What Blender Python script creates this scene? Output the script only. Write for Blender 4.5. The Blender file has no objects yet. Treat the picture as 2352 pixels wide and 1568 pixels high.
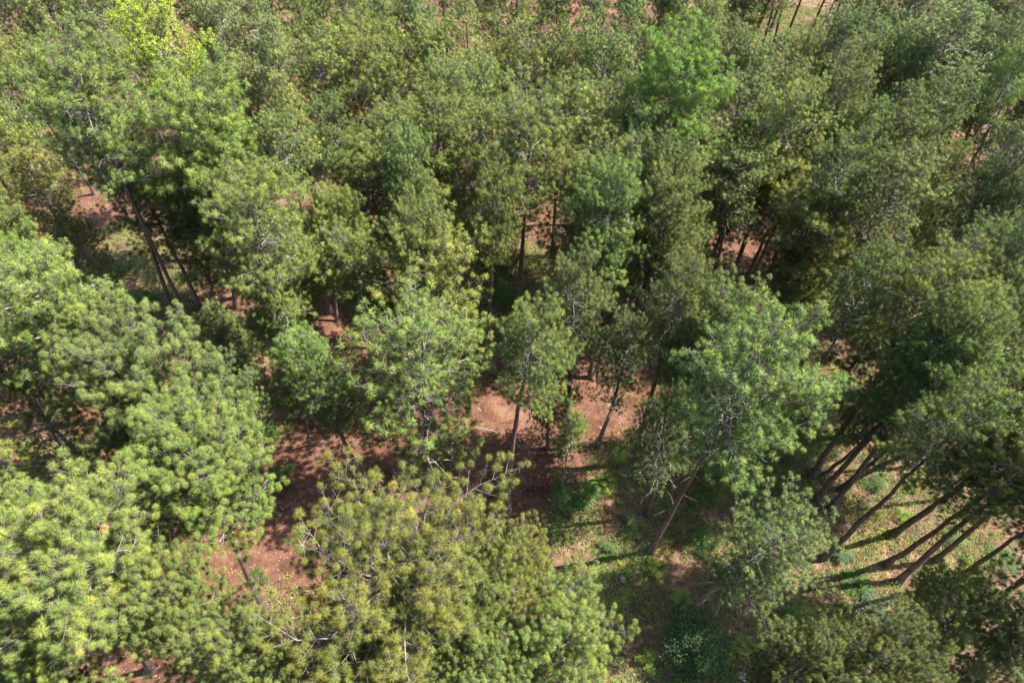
import bpy, math, random
import numpy as np
from mathutils import Vector, Matrix
R = math.radians
scene = bpy.context.scene
COL = scene.collection

# ------------------------------------------------------------ camera
H = 50.0                 # drone height, metres
PITCH = 49.0             # degrees below the horizon
cam_d = bpy.data.cameras.new("camera"); cam = bpy.data.objects.new("camera", cam_d)
COL.objects.link(cam); scene.camera = cam
cam_d.lens = 24.0; cam_d.sensor_width = 36.0; cam_d.clip_end = 3000
cam.location = (0, 0, H); cam.rotation_euler = (R(90 - PITCH), 0, 0)

# ------------------------------------------------------------ light
SUN_EL, SUN_AZ = 54.0, 4.0      # azimuth measured from +X towards +Y
w = bpy.data.worlds.new("World"); scene.world = w; w.use_nodes = True
nt = w.node_tree; bg = nt.nodes["Background"]
sky = nt.nodes.new("ShaderNodeTexSky"); sky.sky_type = 'NISHITA'; sky.sun_disc = False
sky.sun_elevation = R(SUN_EL); sky.sun_rotation = R(90 - SUN_AZ)
nt.links.new(sky.outputs[0], bg.inputs[0]); bg.inputs[1].default_value = 0.125
sd = bpy.data.lights.new("sun", 'SUN'); so = bpy.data.objects.new("sun", sd); COL.objects.link(so)
sd.energy = 5.0; sd.angle = R(0.5); sd.color = (1.0, 0.94, 0.85)
sv = Vector((math.cos(R(SUN_EL))*math.cos(R(SUN_AZ)), math.cos(R(SUN_EL))*math.sin(R(SUN_AZ)), math.sin(R(SUN_EL))))
so.rotation_euler = sv.to_track_quat('Z', 'Y').to_euler()
scene.view_settings.view_transform = 'Standard'; scene.view_settings.look = 'None'
scene.view_settings.exposure = 1.84; scene.view_settings.gamma = 1.0
scene.render.engine = 'CYCLES'
scene.cycles.max_bounces = 10; scene.cycles.diffuse_bounces = 6; scene.cycles.transmission_bounces = 8; scene.cycles.transparent_max_bounces = 4

# ------------------------------------------------------------ helpers
def ray(px, py):
    """direction for a point of the 2352 x 1568 view of the photograph"""
    x = (px - 1176.0) / 1568.0; y = (784.0 - py) / 1568.0
    d = R(PITCH)
    F = Vector((0, math.cos(d), -math.sin(d))); U = Vector((0, math.sin(d), math.cos(d)))
    return F + Vector((1, 0, 0)) * x + U * y
def at(px, py, z=0.0):
    r = ray(px, py)
    return Vector((0, 0, H)) + r * ((z - H) / r.z)
def depth_of(p):
    d = R(PITCH)
    return (p - Vector((0, 0, H))).dot(Vector((0, math.cos(d), -math.sin(d))))

def tag(o, label=None, cat=None, group=None, kind=None):
    if label: o['label'] = label
    if cat: o['category'] = cat
    if group: o['group'] = group
    if kind: o['kind'] = kind
    return o

def mesh_from(name, co, quads=None, tris=None, attrs=None, mat=None, smooth=False):
    me = bpy.data.meshes.new(name)
    co = np.asarray(co, dtype=np.float32)
    me.vertices.add(len(co)); me.vertices.foreach_set("co", co.ravel())
    loops = []; totals = []
    if quads is not None and len(quads):
        q = np.asarray(quads, dtype=np.int32); loops.append(q.ravel()); totals.append(np.full(len(q), 4, np.int32))
    if tris is not None and len(tris):
        t = np.asarray(tris, dtype=np.int32); loops.append(t.ravel()); totals.append(np.full(len(t), 3, np.int32))
    lp = np.concatenate(loops); tt = np.concatenate(totals)
    st = np.concatenate([[0], np.cumsum(tt)[:-1]]).astype(np.int32)
    me.loops.add(len(lp)); me.loops.foreach_set("vertex_index", lp)
    me.polygons.add(len(tt)); me.polygons.foreach_set("loop_start", st)
    try: me.polygons.foreach_set("loop_total", tt)
    except Exception: pass
    if smooth: me.polygons.foreach_set("use_smooth", np.ones(len(tt), dtype=bool))
    for k, v in (attrs or {}).items():
        v = np.asarray(v, dtype=np.float32)
        if v.ndim == 2:
            a = me.attributes.new(k, 'FLOAT_VECTOR', 'POINT'); a.data.foreach_set("vector", v.ravel()); continue
        a = me.attributes.new(k, 'FLOAT', 'POINT'); a.data.foreach_set("value", v)
    me.update(calc_edges=True)
    if mat: me.materials.append(mat)
    return me

class Tubes:
    """many tapered tubes gathered into one mesh"""
    def __init__(s): s.co = []; s.q = []; s.n = 0; s.a = []
    def add(s, pts, rad, sides=4, val=0.0):
        pts = np.asarray(pts, float); m = len(pts)
        t = np.gradient(pts, axis=0); t /= (np.linalg.norm(t, axis=1, keepdims=True) + 1e-9)
        ref = np.array([0.31, 0.2, 1.0]) if abs(t[0, 2]) < 0.8 else np.array([1.0, 0.13, 0.1])
        u = np.cross(t, ref); u /= (np.linalg.norm(u, axis=1, keepdims=True) + 1e-9)
        v = np.cross(t, u)
        ang = np.arange(sides) * 2 * math.pi / sides
        rad = np.asarray(rad, float)
        if rad.ndim == 1: rad = np.repeat(rad[:, None], sides, 1)
        ring = pts[:, None, :] + rad[:, :, None] * (np.cos(ang)[None, :, None] * u[:, None, :] + np.sin(ang)[None, :, None] * v[:, None, :])
        s.co.append(ring.reshape(-1, 3)); s.a.append(np.full(m * sides, val))
        i = np.arange(m - 1)[:, None] * sides; j = np.arange(sides)[None, :]; j2 = (j + 1) % sides
        q = np.stack([i + j, i + j2, i + sides + j2, i + sides + j], -1).reshape(-1, 4) + s.n
        s.q.append(q); s.n += m * sides
    def mesh(s, name, mat, smooth=True):
        return mesh_from(name, np.concatenate(s.co), np.concatenate(s.q), None, {'tint': np.concatenate(s.a)}, mat, smooth)

# ------------------------------------------------------------ materials
def new_mat(name):
    m = bpy.data.materials.new(name); m.use_nodes = True
    n = m.node_tree.nodes; l = m.node_tree.links
    return m, n, l, n["Principled BSDF"]
def ramp(n, pts, interp='LINEAR'):
    r = n.new("ShaderNodeValToRGB"); r.color_ramp.interpolation = interp
    e = r.color_ramp.elements
    while len(e) < len(pts): e.new(0.5)
    for k, (p, c) in enumerate(pts): e[k].position = p; e[k].color = (*c, 1)
    return r

def foliage_mat(name, autumn=((0.34, 0.31, 0.06), (0.45, 0.25, 0.09)), transl=0.42, rough=0.38, spec=0.5, tipc=(1.2, 1.15, 0.92), soft=0.0):
    m, n, l, b = new_mat(name)
    oi = n.new("ShaderNodeObjectInfo")
    at_ = n.new("ShaderNodeAttribute"); at_.attribute_name = "tint"
    ag = n.new("ShaderNodeAttribute"); ag.attribute_name = "along"
    # each tuft a little lighter or darker, warmer or cooler than its tree
    r1 = ramp(n, [(0.0, (0.58, 0.70, 0.74)), (0.5, (1.0, 1.0, 1.0)), (0.90, (1.28, 1.16, 0.88)), (0.975, (1.35, 1.2, 0.88)), (0.985, (1.8, 0.95, 0.9)), (1.0, (1.8, 0.95, 0.9))])
    l.new(at_.outputs['Fac'], r1.inputs[0])
    mul = n.new("ShaderNodeMix"); mul.data_type = 'RGBA'; mul.blend_type = 'MULTIPLY'; mul.inputs[0].default_value = 1
    l.new(oi.outputs['Color'], mul.inputs[6]); l.new(r1.outputs[0], mul.inputs[7])
    tip = n.new("ShaderNodeMix"); tip.data_type = 'RGBA'; tip.blend_type = 'MULTIPLY'
    tip.inputs[7].default_value = (*tipc, 1)
    l.new(ag.outputs['Fac'], tip.inputs[0]); l.new(mul.outputs[2], tip.inputs[6])
    # yellowing tufts: the share is set by the object colour's alpha
    au = n.new("ShaderNodeAttribute"); au.attribute_name = "age"
    less = n.new("ShaderNodeMath"); less.operation = 'LESS_THAN'
    l.new(au.outputs['Fac'], less.inputs[0]); l.new(oi.outputs['Alpha'], less.inputs[1])
    r2 = ramp(n, [(0.0, autumn[1]), (0.12, autumn[1]), (0.25, autumn[0]), (1.0, autumn[0])])
    l.new(at_.outputs['Fac'], r2.inputs[0])
    half = n.new("ShaderNodeMath"); half.operation = 'MULTIPLY'; half.inputs[1].default_value = 0.8
    l.new(less.outputs[0], half.inputs[0])
    mx = n.new("ShaderNodeMix"); mx.data_type = 'RGBA'
    l.new(half.outputs[0], mx.inputs[0]); l.new(tip.outputs[2], mx.inputs[6]); l.new(r2.outputs[0], mx.inputs[7])
    l.new(mx.outputs[2], b.inputs['Base Color'])
    b.inputs['Roughness'].default_value = rough; b.inputs['Specular IOR Level'].default_value = spec
    tr = n.new("ShaderNodeBsdfTranslucent"); l.new(mx.outputs[2], tr.inputs[0])
    if soft:      # hundreds of needles finer than a pixel: their shading normals lean to the roundness of the tuft
        pf = n.new("ShaderNodeAttribute"); pf.attribute_name = "puff"
        vt = n.new("ShaderNodeVectorTransform"); vt.vector_type = 'NORMAL'; vt.convert_from = 'OBJECT'; vt.convert_to = 'WORLD'
        l.new(pf.outputs['Vector'], vt.inputs[0])
        ge = n.new("ShaderNodeNewGeometry")
        s1 = n.new("ShaderNodeVectorMath"); s1.operation = 'SCALE'; s1.inputs['Scale'].default_value = soft; l.new(vt.outputs[0], s1.inputs[0])
        s2 = n.new("ShaderNodeVectorMath"); s2.operation = 'SCALE'; s2.inputs['Scale'].default_value = 1 - soft; l.new(ge.outputs['Normal'], s2.inputs[0])
        ad = n.new("ShaderNodeVectorMath"); ad.operation = 'ADD'; l.new(s1.outputs[0], ad.inputs[0]); l.new(s2.outputs[0], ad.inputs[1])
        nn = n.new("ShaderNodeVectorMath"); nn.operation = 'NORMALIZE'; l.new(ad.outputs[0], nn.inputs[0])
        neg = n.new("ShaderNodeVectorMath"); neg.operation = 'SCALE'; neg.inputs['Scale'].default_value = -1.0; l.new(nn.outputs[0], neg.inputs[0])
        l.new(nn.outputs[0], b.inputs['Normal']); l.new(neg.outputs[0], tr.inputs['Normal'])
    ms = n.new("ShaderNodeMixShader"); ms.inputs[0].default_value = transl
    l.new(b.outputs[0], ms.inputs[1]); l.new(tr.outputs[0], ms.inputs[2])
    l.new(ms.outputs[0], n["Material Output"].inputs[0])
    return m
M_NEEDLE = foliage_mat("pine_needles", soft=0.55, transl=0.56, rough=0.5, spec=0.25, tipc=(1.08, 1.06, 0.95))
M_LEAF = foliage_mat("leaves", autumn=((0.35, 0.33, 0.05), (0.3, 0.25, 0.04)), transl=0.35, rough=0.6, spec=0.25, tipc=(1.1, 1.1, 1.0))

def wood_mat(name, dark, light, scale):
    m, n, l, b = new_mat(name)
    tc = n.new("ShaderNodeTexCoord"); mp = n.new("ShaderNodeMapping"); mp.inputs['Scale'].default_value = (scale, scale, scale * 0.28)
    l.new(tc.outputs['Object'], mp.inputs[0])
    no = n.new("ShaderNodeTexNoise"); no.inputs['Scale'].default_value = 1.0; no.inputs['Detail'].default_value = 6; no.inputs['Roughness'].default_value = 0.7
    l.new(mp.outputs[0], no.inputs[0])
    r = ramp(n, [(0.32, dark), (0.55, tuple((a + c) / 2 for a, c in zip(dark, light))), (0.72, light)])
    l.new(no.outputs[0], r.inputs[0])
    oi = n.new("ShaderNodeObjectInfo")
    mul = n.new("ShaderNodeMix"); mul.data_type = 'RGBA'; mul.blend_type = 'MULTIPLY'; mul.inputs[0].default_value = 1
    dt = n.new("ShaderNodeAttribute"); dt.attribute_name = "tint"
    gt = n.new("ShaderNodeMath"); gt.operation = 'GREATER_THAN'; gt.inputs[1].default_value = 0.8; l.new(dt.outputs['Fac'], gt.inputs[0])
    dm = n.new("ShaderNodeMix"); dm.data_type = 'RGBA'; dm.inputs[7].default_value = (0.31, 0.285, 0.262, 1)
    l.new(gt.outputs[0], dm.inputs[0]); l.new(r.outputs[0], dm.inputs[6])
    l.new(dm.outputs[2], mul.inputs[6]); l.new(oi.outputs['Color'], mul.inputs[7])
    l.new(mul.outputs[2], b.inputs['Base Color']); b.inputs['Roughness'].default_value = 0.9; b.inputs['Specular IOR Level'].default_value = 0.2
    bp = n.new("ShaderNodeBump"); bp.inputs['Strength'].default_value = 0.8; bp.inputs['Distance'].default_value = 0.04
    l.new(no.outputs[0], bp.inputs['Height']); l.new(bp.outputs[0], b.inputs['Normal'])
    return m
M_BARK = wood_mat("pine_bark", (0.030, 0.022, 0.018), (0.210, 0.150, 0.118), 6)
M_TWIG = wood_mat("branch_bark", (0.075, 0.062, 0.055), (0.27, 0.235, 0.215), 9)
M_DEAD = wood_mat("weathered_wood", (0.20, 0.18, 0.165), (0.50, 0.46, 0.43), 8)

def ground_mat():
    m, n, l, b = new_mat("forest_soil")
    tc = n.new("ShaderNodeTexCoord")
    def noise(sc, det=6, ro=0.6):
        o = n.new("ShaderNodeTexNoise"); o.inputs['Scale'].default_value = sc; o.inputs['Detail'].default_value = det; o.inputs['Roughness'].default_value = ro
        l.new(tc.outputs['Object'], o.inputs[0]); return o
    a = noise(0.45, 8, 0.72); c = noise(2.2, 8, 0.7); f = noise(14, 6, 0.75)
    r1 = ramp(n, [(0.34, (0.058, 0.028, 0.018)), (0.46, (0.110, 0.052, 0.034)), (0.54, (0.142, 0.070, 0.045)), (0.66, (0.185, 0.105, 0.068))]); l.new(a.outputs[0], r1.inputs[0])
    r2 = ramp(n, [(0.3, (0.55, 0.52, 0.5)), (0.5, (0.95, 0.95, 0.95)), (0.7, (1.25, 1.22, 1.15))]); l.new(c.outputs[0], r2.inputs[0])
    r3 = ramp(n, [(0.3, (0.6, 0.58, 0.56)), (0.52, (1.0, 1.0, 1.0)), (0.68, (1.35, 1.35, 1.3)), (0.76, (2.0, 1.9, 1.7))]); l.new(f.outputs[0], r3.inputs[0])
    m1 = n.new("ShaderNodeMix"); m1.data_type = 'RGBA'; m1.blend_type = 'MULTIPLY'; m1.inputs[0].default_value = 0.85
    l.new(r1.outputs[0], m1.inputs[6]); l.new(r2.outputs[0], m1.inputs[7])
    m2 = n.new("ShaderNodeMix"); m2.data_type = 'RGBA'; m2.blend_type = 'MULTIPLY'; m2.inputs[0].default_value = 0.8
    l.new(m1.outputs[2], m2.inputs[6]); l.new(r3.outputs[0], m2.inputs[7])
    # rough ground between the clearings: straw, moss and low green
    sc = n.new("ShaderNodeAttribute"); sc.attribute_name = "scrub"
    g = noise(0.9, 8, 0.75)
    r4 = ramp(n, [(0.30, (0.040, 0.048, 0.020)), (0.42, (0.085, 0.075, 0.035)), (0.52, (0.150, 0.088, 0.056)), (0.60, (0.205, 0.128, 0.080)), (0.70, (0.29, 0.205, 0.130))]); l.new(g.outputs[0], r4.inputs[0])
    m4 = n.new("ShaderNodeMix"); m4.data_type = 'RGBA'; m4.blend_type = 'MULTIPLY'; m4.inputs[0].default_value = 0.8
    l.new(r4.outputs[0], m4.inputs[6]); l.new(r3.outputs[0], m4.inputs[7])
    ad = n.new("ShaderNodeMath"); ad.operation = 'ADD'; l.new(sc.outputs['Fac'], ad.inputs[0])
    md = n.new("ShaderNodeMath"); md.operation = 'MULTIPLY_ADD'; md.inputs[1].default_value = 1.6; md.inputs[2].default_value = -0.8
    l.new(c.outputs[0], md.inputs[0]); l.new(md.outputs[0], ad.inputs[1])
    cr = ramp(n, [(0.35, (0, 0, 0)), (0.65, (1, 1, 1))]); l.new(ad.outputs[0], cr.inputs[0])
    m5 = n.new("ShaderNodeMix"); m5.data_type = 'RGBA'
    l.new(cr.outputs[0], m5.inputs[0]); l.new(m2.outputs[2], m5.inputs[6]); l.new(m4.outputs[2], m5.inputs[7])
    l.new(m5.outputs[2], b.inputs['Base Color']); b.inputs['Roughness'].default_value = 0.95; b.inputs['Specular IOR Level'].default_value = 0.125
    bp = n.new("ShaderNodeBump"); bp.inputs['Strength'].default_value = 0.7; bp.inputs['Distance'].default_value = 0.08
    h = n.new("ShaderNodeMath"); h.operation = 'ADD'; l.new(c.outputs[0], h.inputs[0]); l.new(f.outputs[0], h.inputs[1])
    l.new(h.outputs[0], bp.inputs['Height']); l.new(bp.outputs[0], b.inputs['Normal'])
    return m

# ------------------------------------------------------------ ground
rg = np.random.default_rng(5)
_ph = rg.uniform(0, 6.28, (8, 2)); _fr = rg.uniform(0.03, 0.35, (8, 2))
def gz(x, y):
    z = 0
    for k in range(8):
        z = z + np.sin(x * _fr[k, 0] + _ph[k, 0]) * np.sin(y * _fr[k, 1] + _ph[k, 1]) * 0.05 / (0.08 + _fr[k].mean())
    return z * 0.6
# where low scrub grows: (x, y, rx, ry, strength) in the photo's 2352-wide view, laid on the ground
SCRUB = [(270, 620, 130, 110, .9), (420, 640, 60, 80, .6), (1880, 870, 130, 90, .9), (1750, 1050, 260, 150, .95), (1500, 1150, 150, 150, .95),
         (1450, 1420, 190, 170, 1.0), (1700, 1400, 200, 200, .95), (2150, 1250, 300, 200, .9), (2000, 1480, 300, 140, .95), (2250, 1500, 200, 120, .9),
         (1190, 660, 110, 120, .7), (770, 360, 130, 80, .9), (1800, 40, 260, 160, 1.0), (1690, 120, 100, 80, .8), (560, 800, 90, 90, .8),
         (610, 960, 80, 60, .7), (1000, 1430, 150, 120, .75), (650, 1380, 90, 60, .5), (230, 1190, 80, 60, .7), (60, 330, 140, 120, .8),
         (100, 1080, 140, 90, .6), (1120, 1550, 200, 80, .7), (1960, 1150, 180, 160, .9), (950, 560, 160, 60, .6), (1650, 1200, 140, 100, 1.0), (2300, 700, 160, 200, .7), (560, 40, 500, 60, .5), (1350, 1230, 120, 90, .8)]
_sc = []
for (x, y, rx, ry, s) in SCRUB:
    c = at(x, y); ex = at(x + rx, y); ey = at(x, y - ry)
    _sc.append((c.x, c.y, abs(ex.x - c.x), abs(ey.y - c.y), s))
def scrub(x, y):
    v = np.zeros(np.shape(x))
    for (cx, cy, rx, ry, s) in _sc:
        d = ((x - cx) / rx) ** 2 + ((y - cy) / ry) ** 2
        v = np.maximum(v, s * np.clip(1.35 - d * 0.75, 0, 1))
    return v
gx = np.concatenate([np.linspace(-900, -110, 14), np.linspace(-100, 100, 301), np.linspace(110, 900, 14)])
gy = np.concatenate([np.linspace(-300, -25, 10), np.linspace(-20, 150, 256), np.linspace(160, 1500, 16)])
X, Y = np.meshgrid(gx, gy); Z = gz(X, Y)
nx, ny = len(gx), len(gy)
idx = np.arange(nx * ny).reshape(ny, nx)
quads = np.stack([idx[:-1, :-1], idx[:-1, 1:], idx[1:, 1:], idx[1:, :-1]], -1).reshape(-1, 4)
gm = mesh_from("ground", np.stack([X, Y, Z], -1).reshape(-1, 3), quads, None, {'scrub': scrub(X, Y).ravel()}, ground_mat(), True)
go = bpy.data.objects.new("ground", gm); COL.objects.link(go)
tag(go, "red-brown forest soil with litter and patches of dry scrub", "ground", kind="structure")

# ------------------------------------------------------------ pine crowns
def norm(v): return v / (np.linalg.norm(v, axis=-1, keepdims=True) + 1e-9)
def curve(p, d, length, n, bend, wob, rng):
    """a wandering branch: start, direction, length, points, pull (vector), wobble"""
    pts = [p]; d = norm(np.asarray(d, float)); st = length / (n - 1)
    for k in range(n - 1):
        d = norm(d + np.asarray(bend) * st + rng.normal(0, wob, 3) * st)
        pts.append(pts[-1] + d * st)
    return np.array(pts), d

def tuft_mesh(name, tips, dirs, rng, per, L, width, droop, size, mat):
    N = len(tips); tips = np.asarray(tips); dirs = np.asarray(dirs)
    tint = np.clip(rng.beta(2.4, 2.4, N), 0, 1); age = rng.uniform(0, 1, N)
    # neighbouring tufts age together, so yellowing comes in patches
    patch = 0.5 + 0.5 * np.sin(tips[:, 0] * 1.3 + rng.uniform(0, 6)) * np.sin(tips[:, 1] * 1.2 + rng.uniform(0, 6)) * np.sin(tips[:, 2] * 0.9 + rng.uniform(0, 6))
    age = np.clip(0.55 * age + 0.45 * patch, 0, 1)
    tl = L * size
    d = np.repeat(dirs, per, 0); t = np.repeat(tips, per, 0); ll = np.repeat(tl, per) * rng.uniform(0.72, 1.08, N * per)
    # a star of needles round the shoot: the front ones point ahead, the rear ones stand off sideways
    u = rng.uniform(0, 1, N * per); th = np.radians(12 + 98 * u ** 0.75 + rng.normal(0, 9, N * per)); ph = rng.uniform(0, 6.2832, N * per)
    e1 = norm(np.cross(d, np.array([0.31, 0.17, 0.2]))); e2 = np.cross(d, e1)
    nd = d * np.cos(th)[:, None] + (e1 * np.cos(ph)[:, None] + e2 * np.sin(ph)[:, None]) * np.sin(th)[:, None]
    p0 = t - d * (u * 0.12 * np.repeat(size, per))[:, None]
    dr = np.array([0, 0, -1.0]) * (droop * rng.uniform(0.5, 1.3, N * per) * ll)[:, None]
    p1 = p0 + nd * (ll * 0.55)[:, None] + dr * 0.18
    p2 = p0 + nd * (ll * 0.98)[:, None] + dr
    side = norm(np.cross(nd, rng.normal(0, 1, (N * per, 3)))) * width * 0.5 * np.repeat(size, per)[:, None]
    co = np.stack([p0 - side * 0.8, p0 + side * 0.8, p1 + side, p1 - side, p2], 1).reshape(-1, 3)
    b = np.arange(N * per)[:, None] * 5
    q = b + np.array([[0, 1, 2, 3]]); tr = b + np.array([[3, 2, 4]])
    tn = np.repeat(np.clip(np.repeat(tint, per) + rng.normal(0, 0.05, N * per), 0, 1), 5)
    al = np.tile(np.array([0, 0, .6, .6, 1.0]), N * per)
    ctr = np.repeat(t - d * (0.10 * np.repeat(size, per))[:, None], 5, 0)
    puff = norm(norm(co - ctr) + np.repeat(d, 5, 0) * 0.25)
    return mesh_from(name, co, q, tr, {'tint': tn, 'age': np.repeat(age, per * 5), 'along': al, 'puff': puff}, mat)

def make_crown(seed, R0, Lc, nl, per, width, L=0.30, droop=0.18, sparse=0.0, size=1.0, shape='round', dead=20, sub=6, gap=0.42):
    """crown of radius R0 and depth Lc, its foot at z = 0 -> (needle mesh, branch mesh)"""
    rng = np.random.default_rng(seed)
    tb = Tubes(); tips = []; dirs = []; szs = []; seen = []
    lop = rng.uniform(0, 6.28); skew = rng.uniform(0.05, 0.25)
    def stem(z): return np.array([0.0, 0.0, z])
    for k in range(nl):
        t = (k + rng.uniform(-0.3, 0.3)) / nl; t = min(max(t, 0), 0.995)
        z = Lc * (t ** 0.9) * 0.95
        az = k * 2.39996 + rng.uniform(-0.5, 0.5)
        if shape == 'round': prof = (0.50 + 0.50 * math.sin(math.pi * min(1, t * 1.25 + 0.12))) if t < 0.45 else math.sqrt(max(0.02, 1 - ((t - 0.42) / 0.60) ** 2))
        elif shape == 'flat': prof = 0.55 + 0.45 * min(1, t / 0.55) if t < 0.8 else 1.0 - (t - 0.8) * 2.2
        else: prof = max(0.10, 1.02 - t ** 1.35) * (0.75 + 0.25 * min(1, t / 0.15))
        ln = R0 * prof * rng.uniform(0.72, 1.12) * (1 + skew * math.cos(az - lop))
        ln = max(ln, 0.5)
        up = -0.05 + 0.95 * t ** 1.3 + rng.uniform(-0.12, 0.15)
        d0 = np.array([math.cos(az), math.sin(az), up])
        n = 6
        pts, d = curve(stem(z), d0, ln * (1 + 0.25 * t), n, (0, 0, 0.12), 0.24, rng)
        r0 = 0.014 + 0.011 * ln * rng.uniform(0.8, 1.2)
        tb.add(pts, np.linspace(r0, 0.010, n), 4, 0.4)
        if rng.random() < sparse * 0.35:      # an almost bare limb
            keep = 0.25
        else: keep = 1.0 - sparse * 0.45
        ns = max(4, int(round(sub * ln / 3.0)))
        for j in range(ns + 1):
            if j == ns: s = 0.999
            else: s = 0.22 + 0.76 * (j + rng.uniform(0, 0.9)) / ns
            s = min(s, 0.999)
            q = s * (n - 1); i0 = int(q); fr = q - i0
            p = pts[i0] * (1 - fr) + pts[min(i0 + 1, n - 1)] * fr
            dl = norm(pts[min(i0 + 1, n - 1)] - pts[i0])
            sd_ = norm(np.cross(dl, [0, 0, 1])) * (1 if j % 2 else -1)
            d1 = norm(dl * (0.7 if j < ns else 1.3) + sd_ * (1.0 if j < ns else 0.1) + np.array([0, 0, rng.uniform(-0.1, 0.55)]))
            l1 = (0.40 + 0.34 * ln * (1.1 - s)) * rng.uniform(0.7, 1.25)
            sp, de = curve(p, d1, l1, 4, (0, 0, 0.55), 0.3, rng)
            tb.add(sp, np.linspace(0.022, 0.010, 4), 3, 0.5)
            ntw = int(rng.integers(5, 9))
            for i in range(ntw):
                if rng.random() > keep: 
                    if rng.random() < 0.7: continue
                f2 = rng.uniform(0.2, 1.0) if i else 1.0
                qq = f2 * 3; a0 = min(int(qq), 2); pf = qq - a0
                pb = sp[a0] * (1 - pf) + sp[a0 + 1] * pf
                if i: d2 = norm(de * 0.6 + rng.normal(0, 0.8, 3) + np.array([0, 0, 0.5]))
                else: d2 = norm(de + np.array([0, 0, 0.5]))
                l2 = rng.uniform(0.2, 0.6)
                tw = np.array([pb, pb + (d2 * 0.8 + np.array([0, 0, -0.1])) * l2 * 0.5, pb + d2 * l2])
                tb.add(tw, np.array([0.012, 0.010, 0.008]), 3, 0.5)
                e = tw[-1]
                if tips and (np.sum((np.array(tips) - e) ** 2, axis=1) < gap * gap).any(): continue
                tips.append(e); dirs.append(norm(d2 * 0.75 + np.array([0, 0, 0.55]))); szs.append(size * rng.uniform(0.66, 1.22))
    for k in range(5):      # leader
        p = np.array([rng.normal(0, .15), rng.normal(0, .15), Lc * 0.96 + rng.uniform(-0.2, 0.25)]); tips.append(p); dirs.append(norm(np.array([rng.normal(0, .4), rng.normal(0, .4), 1]))); szs.append(size)
    # dead bare twigs, pale, low in the crown
    for k in range(dead):
        z = rng.uniform(-0.15, 0.75) * Lc; az = rng.uniform(0, 6.28); ln = R0 * rng.uniform(0.4, 0.95)
        pts, d = curve(stem(z), (math.cos(az), math.sin(az), rng.uniform(-0.2, 0.45)), ln, 6, (0, 0, rng.uniform(-0.05, 0.1)), 0.35, rng)
        tb.add(pts, np.linspace(0.042, 0.014, 6), 4, 1.0)
        for j in range(7):
            i0 = int(rng.integers(2, 6)); s2, _ = curve(pts[i0], rng.normal(0, 1, 3) + norm(pts[i0] - pts[i0 - 1]) * 1.2, rng.uniform(0.3, 0.9), 4, (0, 0, -0.5), 0.6, rng)
            tb.add(s2, np.linspace(0.018, 0.009, 4), 3, 1.0)
    nm = tuft_mesh("needles", tips, dirs, rng, per, L, width, droop, np.array(szs), M_NEEDLE)
    bm_ = tb.mesh("limbs", M_TWIG)
    return nm, bm_

# far crowns carry fewer, slightly broader needles; near crowns many fine ones
PROTO = {}
def protos(key, n, **kw):
    PROTO[key] = [(kw['R0'], kw['Lc'], *make_crown(hash_(key) + i * 17, **kw)) for i in range(n)]
def hash_(s): return sum(ord(c) * (i + 3) for i, c in enumerate(s)) % 9973
protos('far',   5, R0=3.6, Lc=8.6, nl=44, per=48, width=0.022, L=0.30, size=1.0, sub=8, gap=0.37)
protos('fdark', 3, R0=3.4, Lc=10.5, nl=50, per=44, width=0.022, L=0.30, size=1.0, sparse=0.15, shape='cone', dead=10, gap=0.38)
protos('mid',   5, R0=4.0, Lc=10.5, nl=62, per=96, width=0.014, L=0.35, size=1.05, gap=0.44)
protos('msparse', 3, R0=4.0, Lc=12.0, nl=60, per=90, width=0.014, L=0.35, sparse=0.28, dead=34, gap=0.44)
protos('lush',  3, R0=4.4, Lc=12.5, nl=72, per=90, width=0.014, L=0.43, droop=0.45, size=1.15, gap=0.50)
protos('near',  4, R0=4.7, Lc=10.5, nl=72, per=270, width=0.0070, L=0.33, droop=0.16, size=1.0, dead=14, sub=8, gap=0.46)
protos('nsparse', 2, R0=6.2, Lc=10.5, nl=84, per=230, width=0.0072, L=0.34, droop=0.14, sparse=0.34, dead=46, sub=8, gap=0.50, shape='flat')
protos('young', 3, R0=2.1, Lc=6.5,  nl=36, per=100, width=0.013, L=0.34, shape='cone', dead=3, gap=0.42)
print('tufts', {k: [len(p[2].vertices) // 5 for p in v] for k, v in PROTO.items()})

# needle colours (linear)
CL = {
 'green':  (0.132, 0.212, 0.052), 'dark': (0.100, 0.170, 0.042), 'olive': (0.160, 0.220, 0.052), 'yolive': (0.210, 0.258, 0.056),
 'grey':   (0.158, 0.222, 0.078), 'blue': (0.130, 0.205, 0.076), 'bright': (0.166, 0.240, 0.054), 'lime': (0.250, 0.330, 0.030),
 'light':  (0.200, 0.258, 0.066), 'gold': (0.202, 0.236, 0.054), 'brown': (0.170, 0.210, 0.066), 'leaf': (0.178, 0.275, 0.046), 'teal': (0.108, 0.182, 0.060)}  # 'light' also offsets shade on some right-hand crowns with a paler needle colour
_mean = (0.174, 0.218, 0.054)      # one stand of one species: the hues keep close together
for _k in CL:
    if _k not in ('lime', 'leaf', 'gold', 'light'): CL[_k] = tuple(a * 0.6 + b * 0.4 for a, b in zip(CL[_k], _mean))
WORD = {'green': 'mid-green', 'dark': 'dark green', 'olive': 'olive green', 'yolive': 'yellowish olive', 'grey': 'grey-green', 'blue': 'bluish green',
 'bright': 'fresh green', 'lime': 'lime-yellow', 'light': 'pale green', 'gold': 'golden yellow', 'brown': 'brownish green', 'leaf': 'leaf-green', 'teal': 'deep bluish'}

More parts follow.
